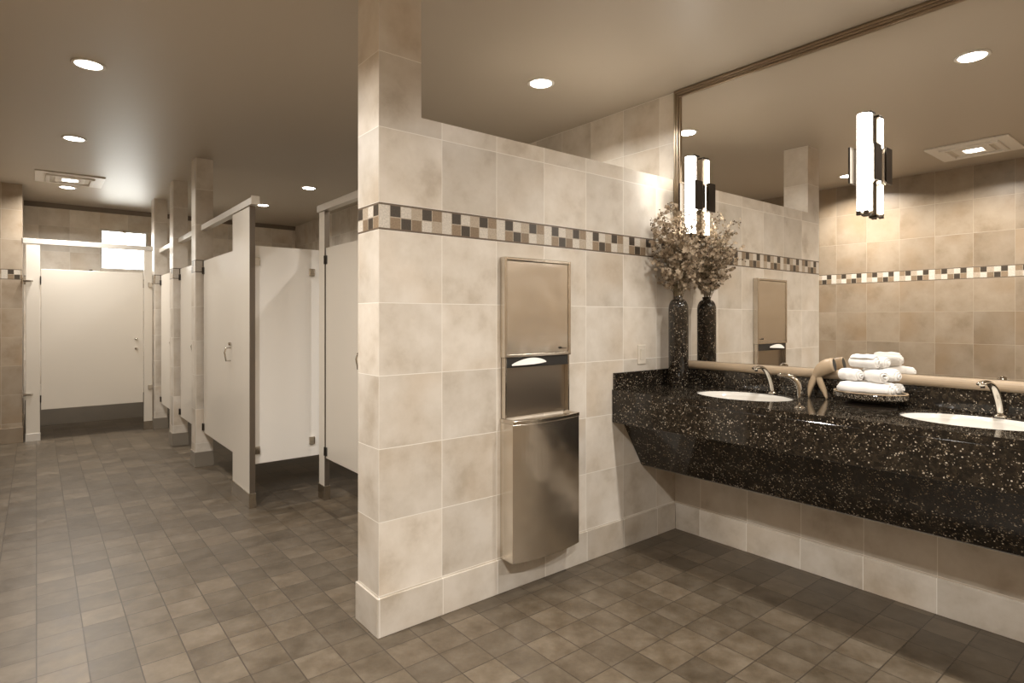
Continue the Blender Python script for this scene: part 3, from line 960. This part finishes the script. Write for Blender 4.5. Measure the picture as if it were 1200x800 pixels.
# ------------------------------------------------------------------ ceiling lights
def spot(parent, power, z=-.0085, size=.12):
    l = bpy.data.lights.new('lamp', 'AREA')
    l.shape = 'DISK'; l.size = size; l.energy = power; l.color = WARM; l.spread = math.radians(150)
    o = bpy.data.objects.new('lamp', l); link(o); o.parent = parent; o.location = (0, 0, z)
    return o
def make_downlight(x, y):
    d_ = empty('ceiling_light', (x, y, CE))
    b = B(); lathe(b, [(.066, -.0005), (.082, -.0005), (.084, -.004), (.078, -.008), (.066, -.006)], 36, cap=False)
    obj('trim_ring', b, M['white_paint'], d_, smooth=True)
    b = B(); lathe(b, [(0, -.006), (.0655, -.005), (.0655, -.0008), (0, -.0008)], 36, cap=False)
    obj('lens', b, M['lens'], d_)
    return d_
DL = [(.231, 4.12, P_DOWN * .55, 'recessed round ceiling light at upper left, nearest in the aisle'),
      (.236, 5.89, P_DOWN * .55, 'recessed round ceiling light, second down the aisle'),
      (.265, 8.13, P_DOWN * .9, 'recessed round ceiling light just behind the far square vent light'),
      (2.412, 2.70, P_DOWN * .65, 'recessed round ceiling light directly over the tiled partition'),
      (2.35, 6.49, P_STALL, 'recessed round ceiling light over the stalls, the right one of two'),
      (2.247, 7.836, P_STALL, 'recessed round ceiling light over the stalls, the left and farther of two'),
      (2.33, .926, P_DOWN * .8, 'recessed round ceiling light above the vanity, seen in the mirror at upper right'),
      (.20, -.50, P_DOWN * 2.2, 'added unseen ceiling light behind the camera, near the left wall'),  # made-up lamp, added to brighten the partition from the camera side
      (2.30, -.85, P_DOWN * 1.6, 'added unseen ceiling light behind the camera, near the mirror wall'),  # second invented lamp out of view, lights the partition face
      (-.06, 2.50, P_DOWN * 1.4, 'recessed round ceiling light seen in the mirror beside the right sconce')]
first = None
for x, y, pw, lab in DL:
    o = make_downlight(x, y) if first is None else copy_tree(first)
    o.location = (x, y, CE)
    if first is None: first = o
    tag(o, lab, 'ceiling light', 'round downlights')
    if 'lamp' in [c.name.split('.')[0] for c in o.children]: continue
lights_done = [o for o in col.objects if o.name.startswith('ceiling_light')]
for o, (x, y, pw, lab) in zip(lights_done, DL): spot(o, pw)

def make_fan(x, y):
    f = empty('vent_light', (x, y, CE))
    b = B()
    h = .285
    def ring(bm, h0, h1, z0, z1):
        box(bm, -h0, h0, -h0, -h1, z0, z1); box(bm, -h0, h0, h1, h0, z0, z1)
        box(bm, -h0, -h1, -h1, h1, z0, z1); box(bm, h1, h0, -h1, h1, z0, z1)
    ring(b, h, .20, -.014, -.0005); obj('frame', b, M['white_paint'], f, bevel=.004)
    b = B(); ring(b, .1995, .165, -.030, -.0005); obj('collar', b, M['white_paint'], f, bevel=.004)
    b = B(); ring(b, .1645, .125, -.012, -.0005); obj('grille', b, M['plate'], f, bevel=.002)
    b = B(); ring(b, .1245, .066, -.022, -.0005); obj('inner_panel', b, M['white_paint'], f, bevel=.003)
    b = B(); lathe(b, [(0, -.024), (.05, -.023), (.063, -.016), (.063, -.001), (0, -.001)], 30, cap=False); obj('lens', b, M['lens'], f, smooth=True)
    return f
fan = make_fan(.271, 7.62)
tag(fan, 'square white vent with a round light in the far aisle ceiling', 'ceiling vent', 'square vent lights')
fan2 = copy_tree(fan); fan2.location = (.14, 1.42, CE)
tag(fan2, 'square white vent with a round light seen in the mirror at upper right', 'ceiling vent')
spot(fan, P_FAN * .4, z=-.026, size=.11); spot(fan2, P_FAN, z=-.026, size=.11)
